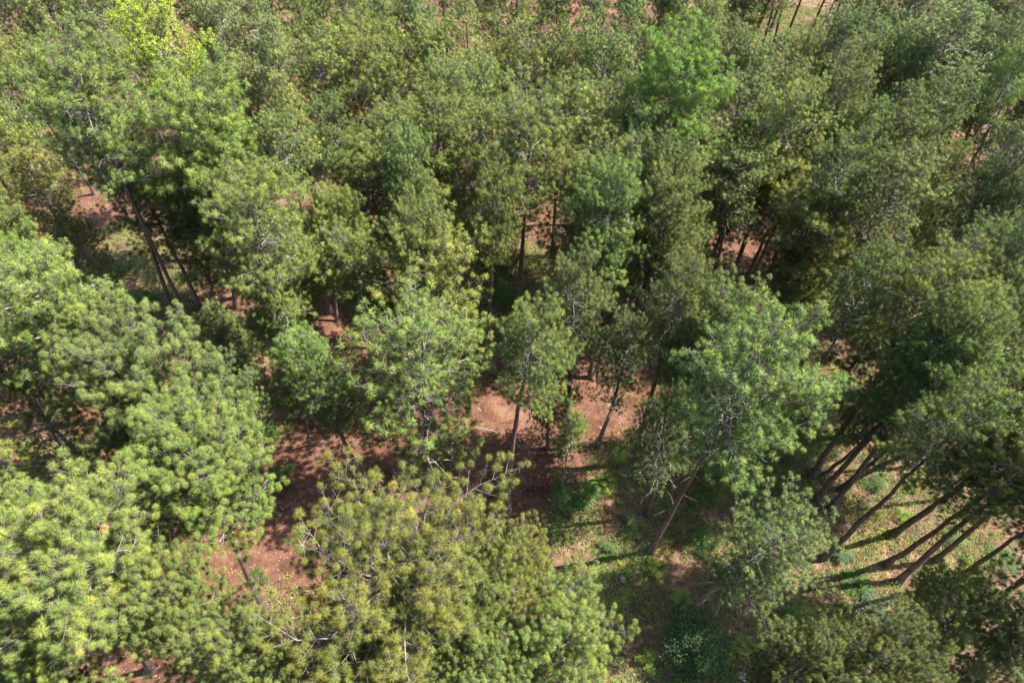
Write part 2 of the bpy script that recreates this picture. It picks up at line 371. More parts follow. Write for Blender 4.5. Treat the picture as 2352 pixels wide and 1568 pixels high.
# trees: crown centre x, y and half width r in the photo's 2352-wide view, colour, crown type, [base x, y], [height], [yellowing], [label]
T = []
def t(x, y, r, c, k='mid', base=None, h=None, au=0.04, lab=None, bend=1.0, dk=1.0): T.append(dict(x=x, y=y, r=r * (1.14 if k in ('far', 'fdark') else 1.03), c=c, k=k, base=base, h=h, au=au, lab=lab, bend=bend, dk=dk))
# --- behind the top edge
for i, x in enumerate(range(-60, 2450, 108)):
    skip = 1660 < x < 1900
    if not skip: t(x + (i * 37) % 50, -40 - (i * 23) % 30, 52, ['olive', 'grey', 'green', 'dark'][i % 4], 'far')
    t(x + 50 + (i * 31) % 40, -115 - (i * 29) % 40, 50, ['green', 'olive', 'dark', 'grey'][i % 4], 'far')
# --- tall bare trunks seen at the top right, their crowns above the frame
t(1850, -190, 55, 'grey', 'far', base=(1742, 62), lab="leftmost of the slim bare trunks slanting at the top right edge"); t(1872, -185, 50, 'green', 'far', base=(1768, 72), lab="second of the slim bare trunks slanting at the top right edge")
t(1905, -150, 55, 'grey', 'far', base=(1795, 122), lab="third of the slim bare trunks slanting at the top right edge"); t(1930, -110, 60, 'grey', 'far', base=(1815, 168), lab="thickest dark trunk slanting at the top right edge, beside the pale snag")
t(1730, -70, 55, 'green', 'far'); t(1800, -58, 52, 'olive', 'far'); t(1700, 22, 44, 'light', 'far', h=15)
# --- top band
t(22, 28, 52, 'grey', 'fdark'); t(130, 62, 80, 'olive', 'far', dk=.85); t(215, 42, 60, 'grey', 'far'); t(298, 18, 50, 'olive', 'far')
t(366, 98, 88, 'lime', 'far', au=.1, h=28, lab="bright lime-yellow round pine crown near the photo's upper left corner")
t(470, 14, 58, 'olive', 'far'); t(512, 58, 52, 'grey', 'far'); t(596, 42, 55, 'green', 'fdark'); t(636, 122, 72, 'dark', 'fdark')
t(690, 30, 50, 'olive', 'far'); t(745, 60, 62, 'olive', 'far'); t(800, 18, 45, 'yolive', 'far'); t(868, 48, 55, 'teal', 'far'); t(880, 112, 58, 'olive', 'far')
t(950, 14, 55, 'dark', 'fdark'); t(975, 84, 48, 'teal', 'far'); t(1070, 58, 58, 'yolive', 'fdark'); t(1150, 36, 66, 'olive', 'far', au=.08)
t(1258, 72, 68, 'green', 'far', base=(1306, 180)); t(1360, 58, 50, 'dark', 'fdark'); t(1440, 58, 76, 'dark', 'fdark'); t(1522, 58, 60, 'olive', 'far', dk=.9)
t(1612, 62, 62, 'olive', 'far'); t(1935, 100, 62, 'grey', 'far'); t(2000, 42, 78, 'grey', 'far'); t(2100, 22, 62, 'grey', 'far')
t(2172, 98, 82, 'grey', 'far'); t(2252, 45, 68, 'teal', 'fdark'); t(2318, 78, 52, 'dark', 'fdark'); t(2345, 20, 50, 'teal', 'far')
# --- second band
t(24, 152, 58, 'bright', 'far'); t(318, 168, 62, 'olive', 'far'); t(485, 142, 95, 'brown', 'fdark', base=(520, 330), lab="thin brownish pine with forked dark limbs showing, below the lime crown")
t(190, 232, 118, 'green', 'mid', base=(452, 777), lab="tall pine with long leaning trunk, its foot in red soil left of centre", au=.05)
t(582, 222, 62, 'brown', 'far'); t(735, 160, 66, 'olive', 'far', dk=.85); t(662, 245, 62, 'yolive', 'fdark')
t(850, 205, 108, 'yolive', 'mid', dk=.82, lab="tall yellowish olive pine standing behind the round dark pine, upper middle left")
t(1002, 148, 76, 'yolive', 'far', dk=.9); t(1022, 218, 58, 'bright', 'far', dk=.8, h=25, lab="small round vivid green pine dome in the upper middle"); t(1104, 228, 74, 'olive', 'far')
t(1152, 158, 46, 'gold', 'far', au=.35, lab="small pine with orange-yellow tufts in the upper middle"); t(1226, 190, 86, 'olive', 'far')
t(1385, 180, 80, 'dark', 'far', dk=1.1); t(1320, 150, 50, 'olive', 'far')
t(1550, 235, 122, 'leaf', 'lush', au=.0, h=27, lab="big fresh leaf-green tree, brightest in the upper right half")
t(1645, 140, 62, 'brown', 'far'); t(1728, 168, 66, 'grey', 'far'); t(1850, 142, 44, 'gold', 'far', au=.1, lab="small golden-green pine beside the bare pale snag, top right")
t(1876, 196, 58, 'brown', 'far'); t(2040, 136, 70, 'grey', 'far'); t(2070, 200, 70, 'green', 'far'); t(2155, 186, 60, 'brown', 'fdark'); t(2228, 182, 66, 'grey', 'far', base=(2164, 378)); t(2262, 120, 60, 'teal', 'far')
t(2328, 178, 45, 'leaf', 'far')
# --- third band
t(25, 240, 48, 'green', 'far'); t(262, 338, 92, 'green', 'mid', dk=.8, base=(402, 742)); t(20, 350, 50, 'gold', 'far', au=.25)
t(486, 330, 138, 'bright', 'lush', base=(455, 640), h=26, lab="largest lush pine of long drooping needles, upper left, fresh green")
t(1010, 300, 78, 'bright', 'mid', dk=.85); t(1122, 308, 60, 'olive', 'far')
t(1215, 335, 112, 'olive', 'mid', base=(1187, 706), dk=.72, lab="very tall dark olive pine with straight thick trunk above centre")
t(1388, 300, 86, 'olive', 'far', au=.06); t(1300, 262, 60, 'olive', 'far'); t(1452, 378, 60, 'blue', 'fdark', lab="slim bluish young pine below the leaf-green tree"); t(1580, 345, 76, 'grey', 'far')
t(1690, 262, 78, 'green', 'far'); t(1765, 225, 72, 'olive', 'far'); t(1742, 330, 80, 'green', 'far'); t(1820, 282, 76, 'olive', 'far', au=.06); t(1932, 236, 70, 'olive', 'far', dk=.9)
t(1862, 346, 78, 'olive', 'far'); t(1985, 300, 60, 'green', 'far', dk=.8); t(2072, 268, 66, 'dark', 'fdark'); t(2150, 255, 55, 'grey', 'far'); t(2312, 236, 82, 'green', 'far', base=(2211, 420)); t(2275, 190, 60, 'green', 'far', base=(2182, 400)); t(2345, 300, 62, 'grey', 'fdark', base=(2240, 400))
t(2330, 352, 62, 'grey', 'far'); t(760, 290, 55, 'dark', 'far')
# --- fourth band
t(92, 436, 82, 'gold', 'msparse', base=(232, 735), au=.32, lab="yellowing pine with orange tufts and bare twigs, at the left edge")
t(170, 560, 50, 'gold', 'msparse', base=(280, 676), au=.3, h=17, lab="second smaller yellowing pine, in front of the orange-tufted one")
t(28, 560, 76, 'bright', 'mid', dk=.9); t(330, 450, 88, 'green', 'mid', dk=.85, base=(452, 690)); t(860, 436, 108, 'olive', 'mid', base=(852, 665), dk=.85, lab="round dark dome-shaped pine left of the tall dark olive pine")
t(1052, 430, 84, 'yolive', 'mid', dk=.9, base=(1130, 682)); t(1362, 440, 94, 'yolive', 'mid', dk=.85); t(1545, 402, 66, 'dark', 'far'); t(1650, 448, 92, 'grey', 'mid', base=(1595, 680))
t(1690, 412, 66, 'green', 'far'); t(1806, 412, 88, 'yolive', 'mid', dk=.9); t(1932, 392, 70, 'green', 'far'); t(2056, 352, 86, 'green', 'far'); t(2046, 432, 76, 'grey', 'far')
t(2140, 405, 56, 'yolive', 'far', dk=.95, lab="pine with yellow-tipped crown in front of the upper right red soil opening"); t(1945, 455, 62, 'green', 'far')
t(1522, 478, 88, 'olive', 'mid', dk=.9); t(952, 490, 70, 'green', 'mid', dk=.85)
t(2270, 450, 70, 'grey', 'far'); t(2340, 470, 60, 'grey', 'far')
# --- fifth band
t(590, 520, 120, 'bright', 'msparse', base=(712, 965), dk=.95, lab="fresh green pine with bare arching silver twigs and thick grey trunk, centre left")
t(480, 500, 95, 'green', 'lush', base=(540, 705)); t(770, 520, 72, 'bright', 'lush', dk=.85, base=(775, 742), lab="fresh green pine on a short thick black trunk, centre left")
t(822, 610, 88, 'bright', 'mid'); t(985, 655, 142, 'yolive', 'msparse', base=(960, 925), lab="yellowish olive pine with a knot of bare twigs, just above the centre")
t(1375, 545, 118, 'blue', 'mid', dk=1.1, base=(1290, 800), lab="broad bluish green pine right of the tall straight trunk"); t(1525, 582, 108, 'green', 'mid', base=(1432, 768), dk=1.05)
t(1850, 545, 118, 'yolive', 'mid', base=(1768, 790), lab="big pine with bright yellow-green right flank, right of centre")
t(2080, 515, 104, 'olive', 'mid', base=(1935, 625), dk=.85); t(2250, 500, 96, 'grey', 'mid', base=(2140, 600)); t(2320, 606, 76, 'grey', 'msparse'); t(2235, 590, 84, 'green', 'msparse')
t(690, 610, 66, 'bright', 'lush', base=(645, 800))
t(1130, 560, 50, 'dark', 'mid', base=(1130, 690))
# --- sixth band
t(122, 715, 142, 'green', 'mid', dk=1.1); t(1990, 650, 76, 'green', 'mid', dk=1.05); t(1835, 640, 70, 'green', 'mid', dk=.9, base=(1850, 830))
t(2140, 700, 112, 'yolive', 'mid', dk=.9); t(2312, 690, 80, 'green', 'msparse', base=(2200, 725), dk=.8, lab="pine at right edge with a thick dark slanting trunk and forked limbs")
t(1665, 750, 108, 'green', 'mid', dk=1.15, lab="rounded mid-green pine mound just right of the centre"); t(1795, 745, 52, 'dark', 'mid', base=(1830, 835))
t(2040, 700, 112, 'olive', 'mid', base=(1870, 932), dk=.95); t(2190, 790, 98, 'green', 'mid'); t(2300, 800, 92, 'green', 'mid', dk=1.05)
t(700, 830, 78, 'green', 'young', h=17, base=(700, 1010), lab="young rounded pine beside the thick grey trunk, left of the clearing"); t(528, 790, 58, 'olive', 'young', h=11)
t(745, 880, 62, 'green', 'msparse', base=(835, 1090), h=20, lab="slender pine with thin bent pale trunk at the clearing's left side")
t(975, 855, 165, 'green', 'msparse', base=(986, 1125), dk=1.08, lab="great spreading pine with broken bare top, over the clearing")
t(1225, 800, 92, 'green', 'mid', base=(1165, 1172), dk=.95, au=.09, lab="pine with red and yellow tufts, dark straight trunk in the clearing")
t(1278, 880, 60, 'green', 'msparse', base=(1258, 1030), dk=.9, lab="pine whose trunk hooks at the foot, middle of the clearing")
t(1432, 805, 62, 'grey', 'msparse', base=(1372, 1020), lab="thin-crowned pine on a slim leaning trunk, right side of the clearing")
t(1315, 985, 42, 'dark', 'young', base=(1285, 1155), h=15, lab="slender sparse dark pine behind the leafy clearing shrub")
t(330, 880, 165, 'grey', 'near', dk=1.1); t(100, 955, 112, 'yolive', 'msparse', au=.2, base=(210, 1165), lab="yellow-olive pine with bare grey twigs, lower left edge")
t(520, 930, 90, 'grey', 'near', dk=1.0)
t(1720, 880, 162, 'light', 'mid', base=(1495, 1262), lab="large bright pine on long dark slanting trunk, right of the clearing")
t(1520, 985, 78, 'green', 'msparse', base=(1487, 1178), dk=.8, h=19, lab="shaded pine with a broken silver limb, left of the large bright pine"); t(1810, 1010, 80, 'light', 'mid', base=(1750, 1105))
t(2060, 930, 100, 'blue', 'mid', base=(1890, 1090), dk=1.1); t(2080, 835, 90, 'green', 'mid', base=(1965, 1010)); t(2170, 865, 112, 'olive', 'mid', base=(1872, 1148), dk=.95); t(2290, 900, 100, 'green', 'mid', base=(2020, 1070))
t(2200, 985, 110, 'green', 'mid', h=25, base=(1890, 1282), lab="pine with thick trunk and forked shadow, first of the slanting trunks at right"); t(2320, 1010, 90, 'green', 'mid', h=25, base=(2050, 1225))
t(2150, 940, 66, 'green', 'msparse', base=(1930, 1122), dk=.9)
t(2330, 1085, 90, 'olive', 'mid', h=25, base=(2040, 1292), lab="pine with broad dark trunk, second from left of the long slanting trunks")
t(2440, 1040, 105, 'green', 'mid', h=25, base=(2065, 1335), lab="pine on the longest slanting trunk, foot nearest the silvery bush"); t(2460, 1000, 95, 'green', 'mid', h=25, base=(2150, 1285)); t(2490, 1130, 100, 'green', 'mid', h=25, base=(2240, 1278))
t(2500, 1230, 110, 'green', 'mid', h=25, base=(2290, 1378))
# --- lower pines that close the gaps between the tall ones
for (x, y, r, c, k) in [(1315, 690, 74, 'grey', 'mid'), (640, 700, 62, 'green', 'mid'), (960, 560, 60, 'olive', 'mid'), (1560, 690, 62, 'green', 'mid'),
        (55, 650, 76, 'bright', 'mid'), (240, 800, 92, 'green', 'mid'), (1600, 830, 78, 'light', 'mid'),
        (2250, 670, 82, 'light', 'mid'), (430, 250, 70, 'green', 'mid'), (560, 420, 90, 'bright', 'lush'),
        (900, 320, 66, 'olive', 'far'), (940, 390, 60, 'green', 'far'), (1130, 480, 60, 'olive', 'mid'), (1460, 250, 50, 'olive', 'far'), (1470, 330, 56, 'green', 'far'), (650, 330, 60, 'olive', 'far'),
        (1400, 480, 90, 'green', 'mid'), (500, 740, 50, 'green', 'young')]: t(x, y, r, c, k, h=None if k != 'young' else 12)
# --- nearest crowns
t(455, 1080, 168, 'bright', 'near', base=(612, 1420), dk=1.05, lab="fresh green pine with big round needle tufts, left, grey trunk below")
t(300, 1060, 80, 'light', 'near', base=(412, 1292), dk=.85)
t(150, 1310, 225, 'light', 'near', base=(330, 1530), h=27, lab="big pale green pine filling the lower left corner")
t(40, 1500, 130, 'light', 'near'); t(420, 1400, 120, 'light', 'near', h=23)
t(890, 1365, 272, 'gold', 'nsparse', base=(868, 1525), h=25, au=.05, dk=1.0, lab="huge wide yellow-green pine with grey limbs, bottom centre left")
t(1165, 1300, 105, 'yolive', 'near', h=22); t(1020, 1440, 150, 'yolive', 'nsparse', au=.05)
t(600, 1530, 130, 'light', 'near', dk=.95); t(790, 1530, 110, 'bright', 'near', h=21)
t(1290, 1470, 150, 'bright', 'near', dk=1.1, lab="rounded green pine at the bottom, left of the dry scrub opening"); t(1130, 1560, 110, 'light', 'near')
t(1780, 1265, 116, 'blue', 'msparse', base=(1578, 1415), dk=1.15, lab="open bluish green pine in front of the slanting trunks, lower right")
t(2200, 1400, 122, 'light', 'mid', base=(2078, 1490), h=17, lab="low bright pine below the slanting trunks, lower right corner")
t(1845, 1530, 92, 'light', 'near', h=20); t(2010, 1530, 112, 'light', 'near', h=21); t(2310, 1510, 92, 'grey', 'mid', h=18); t(1930, 1420, 40, 'bright', 'young', h=8)
t(1640, 1095, 46, 'light', 'young', h=8, lab="small pale young pine in scrub behind the large dark trunk")
# --- beyond the side and bottom edges (their shade falls into the picture)
for (x, y, r) in [(2450, 180, 60), (2440, 400, 75), (2450, 640, 80), (2480, 880, 90), (2490, 1420, 110),
                  (2640, 560, 80), (2740, 1050, 100), (-70, 90, 60), (-60, 300, 70), (-70, 500, 80), (-80, 760, 100), (-90, 1150, 120),
                  (200, 1700, 140), (800, 1720, 140), (1400, 1730, 140), (2000, 1720, 130), (-120, 1450, 140)]:
    t(x, y, r, 'green' if (x + y) % 20 else 'olive', 'mid', lab='EDGE')

def ordinal(n): return str(n) + ('th' if 10 <= n % 100 <= 20 else {1: 'st', 2: 'nd', 3: 'rd'}.get(n % 10, 'th'))
BANDS = [(-400, 0, "in the row just cut off by the top edge"), (0, 100, "in the treetop row along the upper edge"), (100, 220, "in the second row of treetops from the top"), (220, 350, "in the third row of treetops from the top"),
         (350, 500, "in the fourth row of treetops from the top"), (500, 640, "in the row level with the photo's upper middle"), (640, 820, "in the row level with the photo's centre"),
         (820, 1000, "in the row level with the clearing"), (1000, 1200, "in the row below the clearing's level"), (1200, 1420, "in the second row from the bottom"), (1420, 1700, "in the row along the bottom edge")]
def dress_labels():
    for lo, hi, where in BANDS:
        row = sorted([d for d in T if lo <= d['y'] < hi and d['lab'] != 'EDGE'], key=lambda d: d['x'])
        for i, d in enumerate(row):
            if d['lab'] is None: d['lab'] = f"{WORD[d['c']]} pine, {ordinal(i + 1)} from left {where}"
    for d in T:
        if d['lab'] == 'EDGE': d['lab'] = "pine standing wholly or mostly outside the photo's edge"; d['edge'] = True
dress_labels()

def crown_kind(k, Rm):
    return k
def make_pine(d, i):
    rng = np.random.default_rng(900 + i)
    k = d['k']; lst = PROTO[k]; R0, Lc, nm, bmsh = lst[int(rng.integers(0, len(lst)))]
    cf = 0.66                                     # the crown's middle above its foot, share of its depth
    if d['base']:
        B = at(*d['base']); r = ray(d['x'], d['y'])
        # where the sight line to the crown passes nearest the trunk's foot
        hx = Vector((r.x, r.y)); s = Vector((B.x, B.y)).dot(hx) / hx.length_squared
        zc = H + r.z * s
        if d['h']: zc = d['h'] - Lc * 0.5
        zc = min(max(zc, 7), 25)
        s = (zc - H) / r.z
        Cn = Vector((0, 0, H)) + r * s
        lean = Vector((Cn.x - B.x, Cn.y - B.y))
        lim = 0.28 * zc
        if lean.length > lim:                    # keep the crown where it is seen, shift the foot
            lean = lean.normalized() * lim
            B = Vector((Cn.x - lean.x, Cn.y - lean.y, 0))
    else:
        zc = (d['h'] - Lc * 0.5) if d['h'] else rng.uniform(14.0, 20.5)
        Cn = at(d['x'], d['y'], zc)
        lean = Vector((rng.normal(0, 0.5), rng.normal(0, 0.5)))
        B = Vector((Cn.x - lean.x, Cn.y - lean.y, 0))
    Rm = d['r'] * depth_of(Cn) / 1568.0
    s = Rm / R0
    s = min(max(s, 0.55), 1.3)
    sz = min(max(s, 0.75), 1.15)
    if not d['base'] and not d['h']: sz *= rng.uniform(0.92, 1.12)
    Lr = Lc * sz
    zg = float(gz(B.x, B.y)) - 0.15
    root = bpy.data.objects.new("pine_tree" if d['c'] != 'leaf' else "broadleaf_tree", None)
    COL.objects.link(root); root.empty_display_size = 0.5
    root.location = (B.x, B.y, zg)
    tag(root, d['lab'], 'tree', 'trees beyond the edge of the photo' if d.get('edge') else 'pines of the forest')
    # trunk: a bent stem from the foot through the crown
    ax = Vector((lean.x, lean.y, zc - zg)); up = ax.normalized()
    foot = Vector((Cn.x - B.x, Cn.y - B.y, zc - zg)) - up * (Lr * cf)   # crown foot, local
    top = foot + up * (Lr * 0.98)
    n = 14; r0 = (0.155 + 0.011 * zc * 0.75 + 0.02 * Rm) * rng.uniform(0.8, 1.15) * 0.64
    if k == 'young': r0 *= 0.5
    bendv = np.array([rng.normal(0, 0.25), rng.normal(0, 0.25), 0])
    pts = []
    for j in range(n):
        u = j / (n - 1); p = np.array(top) * u
        p = p + bendv * math.sin(math.pi * min(1, u * 1.0)) * 1.0 + np.array([rng.normal(0, 0.03), rng.normal(0, 0.03), 0]) * (j > 0)
        pts.append(p)
    pts = np.array(pts)
    # bring the bend back to the crown's axis inside the crown
    rad = r0 * (1 - 0.93 * np.linspace(0, 1, n) ** 1.15) + np.where(np.arange(n) == 0, r0 * 0.6, 0)
    sides = 10
    rr = np.repeat(rad[:, None], sides, 1) * (1 + rng.normal(0, 0.05, (n, sides)))
    tb = Tubes(); tb.add(pts, rr, sides, 0.0)
    # short dead stubs up the bare part
    for j in range(int(rng.integers(3, 9))):
        u = rng.uniform(0.3, 0.62); q = u * (n - 1); i0 = int(q); p = pts[i0] + (pts[i0 + 1] - pts[i0]) * (q - i0)
        az = rng.uniform(0, 6.28)
        sp, _ = curve(p, (math.cos(az), math.sin(az), rng.uniform(-0.1, 0.5)), rng.uniform(0.4, 1.8), 4, (0, 0, -0.1), 0.25, rng)
        tb.add(sp, np.linspace(0.035, 0.012, 4), 4, 0.5)
    tr = bpy.data.objects.new("trunk", tb.mesh("trunk", M_BARK)); COL.objects.link(tr); tr.parent = root
    v = rng.uniform(0.8, 1.2); tr.color = (v, v * 0.97, v * 0.94, 1)
    rot = up.to_track_quat('Z', 'Y').to_matrix().to_4x4() @ Matrix.Rotation(rng.uniform(0, 6.28), 4, 'Z')
    off = bendv * math.sin(math.pi * 0.72) * 0.6
    mat = Matrix.Translation(foot + Vector(off)) @ rot @ Matrix.Diagonal((s, s, sz, 1))
    dk = max(d['dk'], 0.93) * (0.86 if k in ('near', 'nsparse') else 1.22 if k in ('far', 'fdark') else 1.03)  # dk floor and far factor lighten crown colour against shade; near crowns darkened
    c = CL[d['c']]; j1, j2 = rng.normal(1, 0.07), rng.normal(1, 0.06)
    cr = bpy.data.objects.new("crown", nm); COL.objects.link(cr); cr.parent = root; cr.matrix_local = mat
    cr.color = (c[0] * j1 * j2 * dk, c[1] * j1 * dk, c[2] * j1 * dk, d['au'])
    lb = bpy.data.objects.new("branches", bmsh); COL.objects.link(lb); lb.parent = root; lb.matrix_local = mat
    v = rng.uniform(0.8, 1.25); lb.color = (v, v * 0.98, v * 0.96, 1)
    return root
for i, d in enumerate(T): make_pine(d, i)

# ------------------------------------------------------------ leafy shrubs
def leaf_cloud(rng, centers, rad, n, size):
    ci = rng.integers(0, len(centers), n); c = centers[ci]; rb = rad * rng.uniform(0.5, 1.35, len(centers))[ci]
    p = c + norm(rng.normal(0, 1, (n, 3))) * (rb * rng.uniform(0.15, 1.25, n) ** 0.7)[:, None] * np.array([1, 1, .8])
    nrm = norm(rng.normal(0, 1, (n, 3)) * 0.7 + np.array([0, 0, 0.9])); a = norm(np.cross(nrm, rng.normal(0, 1, (n, 3)))); b = np.cross(nrm, a)
    s = (size * rng.uniform(0.6, 1.3, n))[:, None]
    co = np.stack([p - a * s, p + b * s * 0.42, p + a * s, p - b * s * 0.42], 1).reshape(-1, 3)
    q = np.arange(n)[:, None] * 4 + np.arange(4)[None]
    return co, q, np.repeat(rng.beta(2, 2, n), 4), np.repeat(rng.uniform(0, 1, n), 4)
def make_shrub(seed, Rs, Hs, nleaf, lsize, name="shrub", blobs=26):
    rng = np.random.default_rng(seed)
    cs = []; tb = Tubes()
    for k in range(blobs):
        az = rng.uniform(0, 6.28); rr = Rs * math.sqrt(rng.uniform(0, 1)) * 0.85; z = Hs * (0.25 + 0.72 * rng.uniform(0, 1) * math.sqrt(max(0.05, 1 - (rr / Rs) ** 2)))
        c = np.array([math.cos(az) * rr, math.sin(az) * rr, z]); cs.append(c)
        mid = c * 0.5 + np.array([0, 0, 0.1 * Hs]) + rng.normal(0, 0.06, 3)
        tb.add([np.zeros(3), mid * 0.6, mid, c], [0.035, 0.028, 0.02, 0.008], 4)
    co, q, ti, ag = leaf_cloud(rng, np.array(cs), Rs * 0.30, nleaf, lsize)
    co[:, 2] = np.maximum(co[:, 2], 0.03)
    return mesh_from("leaves", co, q, None, {'tint': ti, 'age': ag, 'along': np.zeros(len(co))}, M_LEAF), tb.mesh("stems", M_TWIG)
SP = [make_shrub(61 + i, 1.5, 2.0, 4200, 0.06, blobs=18) for i in range(3)] + [make_shrub(80 + i, 1.5, 3.2, 8000, 0.055, blobs=34) for i in range(2)]
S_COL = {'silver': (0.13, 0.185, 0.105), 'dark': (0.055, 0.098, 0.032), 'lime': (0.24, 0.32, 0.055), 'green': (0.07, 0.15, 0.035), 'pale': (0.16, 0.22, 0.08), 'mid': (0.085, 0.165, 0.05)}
SHR = [  # x, y of foot, radius m, height m, colour, proto, label
 (1318, 1150, 2.0, 4.6, 'mid', 3, "tall leafy green shrub at the clearing's right edge beside its dark shadow"),
 (1592, 1520, 2.8, 3.9, 'dark', 4, "large round dark evergreen bush near the bottom, in the scrub"),
 (2010, 1410, 1.7, 1.6, 'silver', 0, "silvery blue-green bush below the longest slanting trunk"),
 (1935, 1280, 0.9, 1.0, 'silver', 1, "small silvery bush at the foot of a thick slanting trunk"),
 (1310, 1335, 1.1, 1.7, 'dark', 2, "dark glossy bush between the green pine tufts and dry scrub"),
 (1510, 1305, 0.9, 1.0, 'lime', 0, "yellow-green shrub at the foot of the long dark trunk"),
 (1565, 1385, 0.9, 1.0, 'lime', 1, "yellow-green shrub between the long trunk and the round dark bush"),
 (1490, 1520, 0.9, 1.0, 'lime', 2, "yellow-green shrub touching the round dark bush on its left"),
 (1420, 1050, 0.9, 1.0, 'lime', 1, "light yellow-green shrub on the clearing's right rim, beyond the tall leafy one"),
 (1450, 1210, 1.2, 1.3, 'pale', 2, "grey-green low bush left of the long dark trunk"),
 (1385, 1115, 1.1, 0.9, 'lime', 0, "pale low shrub leaning on the right of the tall leafy one"),
 (655, 1095, 1.2, 2.0, 'green', 1, "shaded green bush at the clearing's left end"),
 (1000, 1110, 0.9, 1.1, 'green', 2, "small leafy bush behind the great spreading pine's foot"),
 (865, 1070, 0.5, 0.6, 'green', 0, "tiny bush beside the thin bent trunk in the clearing"),
 (600, 1330, 0.8, 0.9, 'green', 1, "bright small bush beside the lower left grey trunk"),
 (355, 1228, 0.6, 0.6, 'mid', 2, "tiny glossy bush by the lower left trunk on red soil"),
 (2080, 1190, 0.8, 0.8, 'lime', 0, "light green fern-like bush among the slanting trunks"),
 (1760, 1060, 1.3, 1.4, 'silver', 1, "grey-green bush under the large bright pine"),
 (1650, 1130, 1.2, 1.5, 'pale', 2, "pale bush right of the long dark trunk"),
 (1855, 900, 1.3, 1.2, 'pale', 0, "olive bush on the open bank right of the large bright pine"),
 (250, 640, 1.8, 2.0, 'green', 1, "green thicket bush between the leaning trunks, upper of two"),
 (320, 700, 1.8, 1.6, 'mid', 2, "lighter thicket bush in sunlight between the leaning trunks"),
 (770, 370, 2.3, 2.8, 'pale', 0, "pale broadleaf bush behind the round dark dome pine"),
 (680, 385, 1.8, 2.2, 'green', 1, "green broadleaf bush left of the pale one behind the dome pine"),
 (1155, 690, 1.4, 2.2, 'mid', 2, "leafy bush between the two straight trunks above centre"),
 (1705, 110, 2.2, 3.0, 'silver', 0, "bluish spiky bush near the top edge, right"),
 (1740, 40, 2.2, 2.6, 'green', 1, "dark green bush near the thin trunks at the top right"),
 (1660, 45, 2.6, 2.6, 'lime', 2, "sunny light green bush by the top edge, right"),
 (1800, 110, 2.2, 2.2, 'pale', 1, "pale bush at the snag's foot, top right"),
 (1715, 1230, 1.4, 1.8, 'mid', 0, "green bush left of the open bluish pine"),
 (620, 1000, 1.2, 1.5, 'green', 1, "green bush on rough ground left of the clearing"),
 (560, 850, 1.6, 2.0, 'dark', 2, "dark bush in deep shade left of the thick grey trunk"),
 (1150, 1215, 1.1, 1.2, 'green', 2, "shaded green bush below the foot of the dark straight clearing trunk"),
 (1390, 1265, 0.8, 1.0, 'mid', 0, "small mid-green sapling bush left of the long dark trunk's foot"),
 (1680, 1320, 1.2, 1.2, 'lime', 2, "ragged yellow-green bush left of the open bluish pine"),
 (1800, 1440, 1.1, 1.1, 'green', 1, "green bush below the open bluish pine, lower right"),
 (1960, 1340, 1.2, 1.0, 'green', 0, "shaded bush right of the open bluish pine, beside trunk shadows"),
 (2190, 1240, 1.0, 0.9, 'pale', 2, "pale bush between the two longest slanting trunks"),
 (2000, 1110, 1.0, 0.9, 'mid', 1, "mid-green bush left of the slanting trunks on the bank"),
 (1700, 1490, 0.9, 0.9, 'lime', 0, "yellow-green bush right of the round dark evergreen bush"),
 (1420, 1450, 0.8, 0.7, 'pale', 1, "pale low bush in the dry scrub opening"),
 (1620, 1250, 1.3, 1.5, 'green', 2, "dark green bush right of the long dark trunk's foot"),
 (2300, 1290, 1.2, 1.0, 'mid', 0, "green bush near the right edge under the slanting trunks"),
 (210, 1180, 1.1, 1.2, 'mid', 0, "leafy bush between pine tufts at lower left"),
]
for i, (x, y, rs, hs, c, k, lab) in enumerate(SHR):
    lm, sm = SP[k]; p = at(x, y); root = bpy.data.objects.new("shrub", None); COL.objects.link(root)
    root.location = (p.x, p.y, float(gz(p.x, p.y)) - 0.03); root.rotation_euler[2] = i * 1.7
    h0 = 2.0 if k < 3 else 3.2; root.scale = (rs / 1.5, rs / 1.5, hs / h0)
    tag(root, lab, 'bush', 'shrubs under the pines')
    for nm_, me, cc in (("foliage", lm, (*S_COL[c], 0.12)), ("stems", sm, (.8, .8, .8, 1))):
        o = bpy.data.objects.new(nm_, me); COL.objects.link(o); o.parent = root; o.color = (cc[0], cc[1], cc[2], 0.0 if c in ('dark', 'silver') else 0.08) if nm_ == 'foliage' else cc

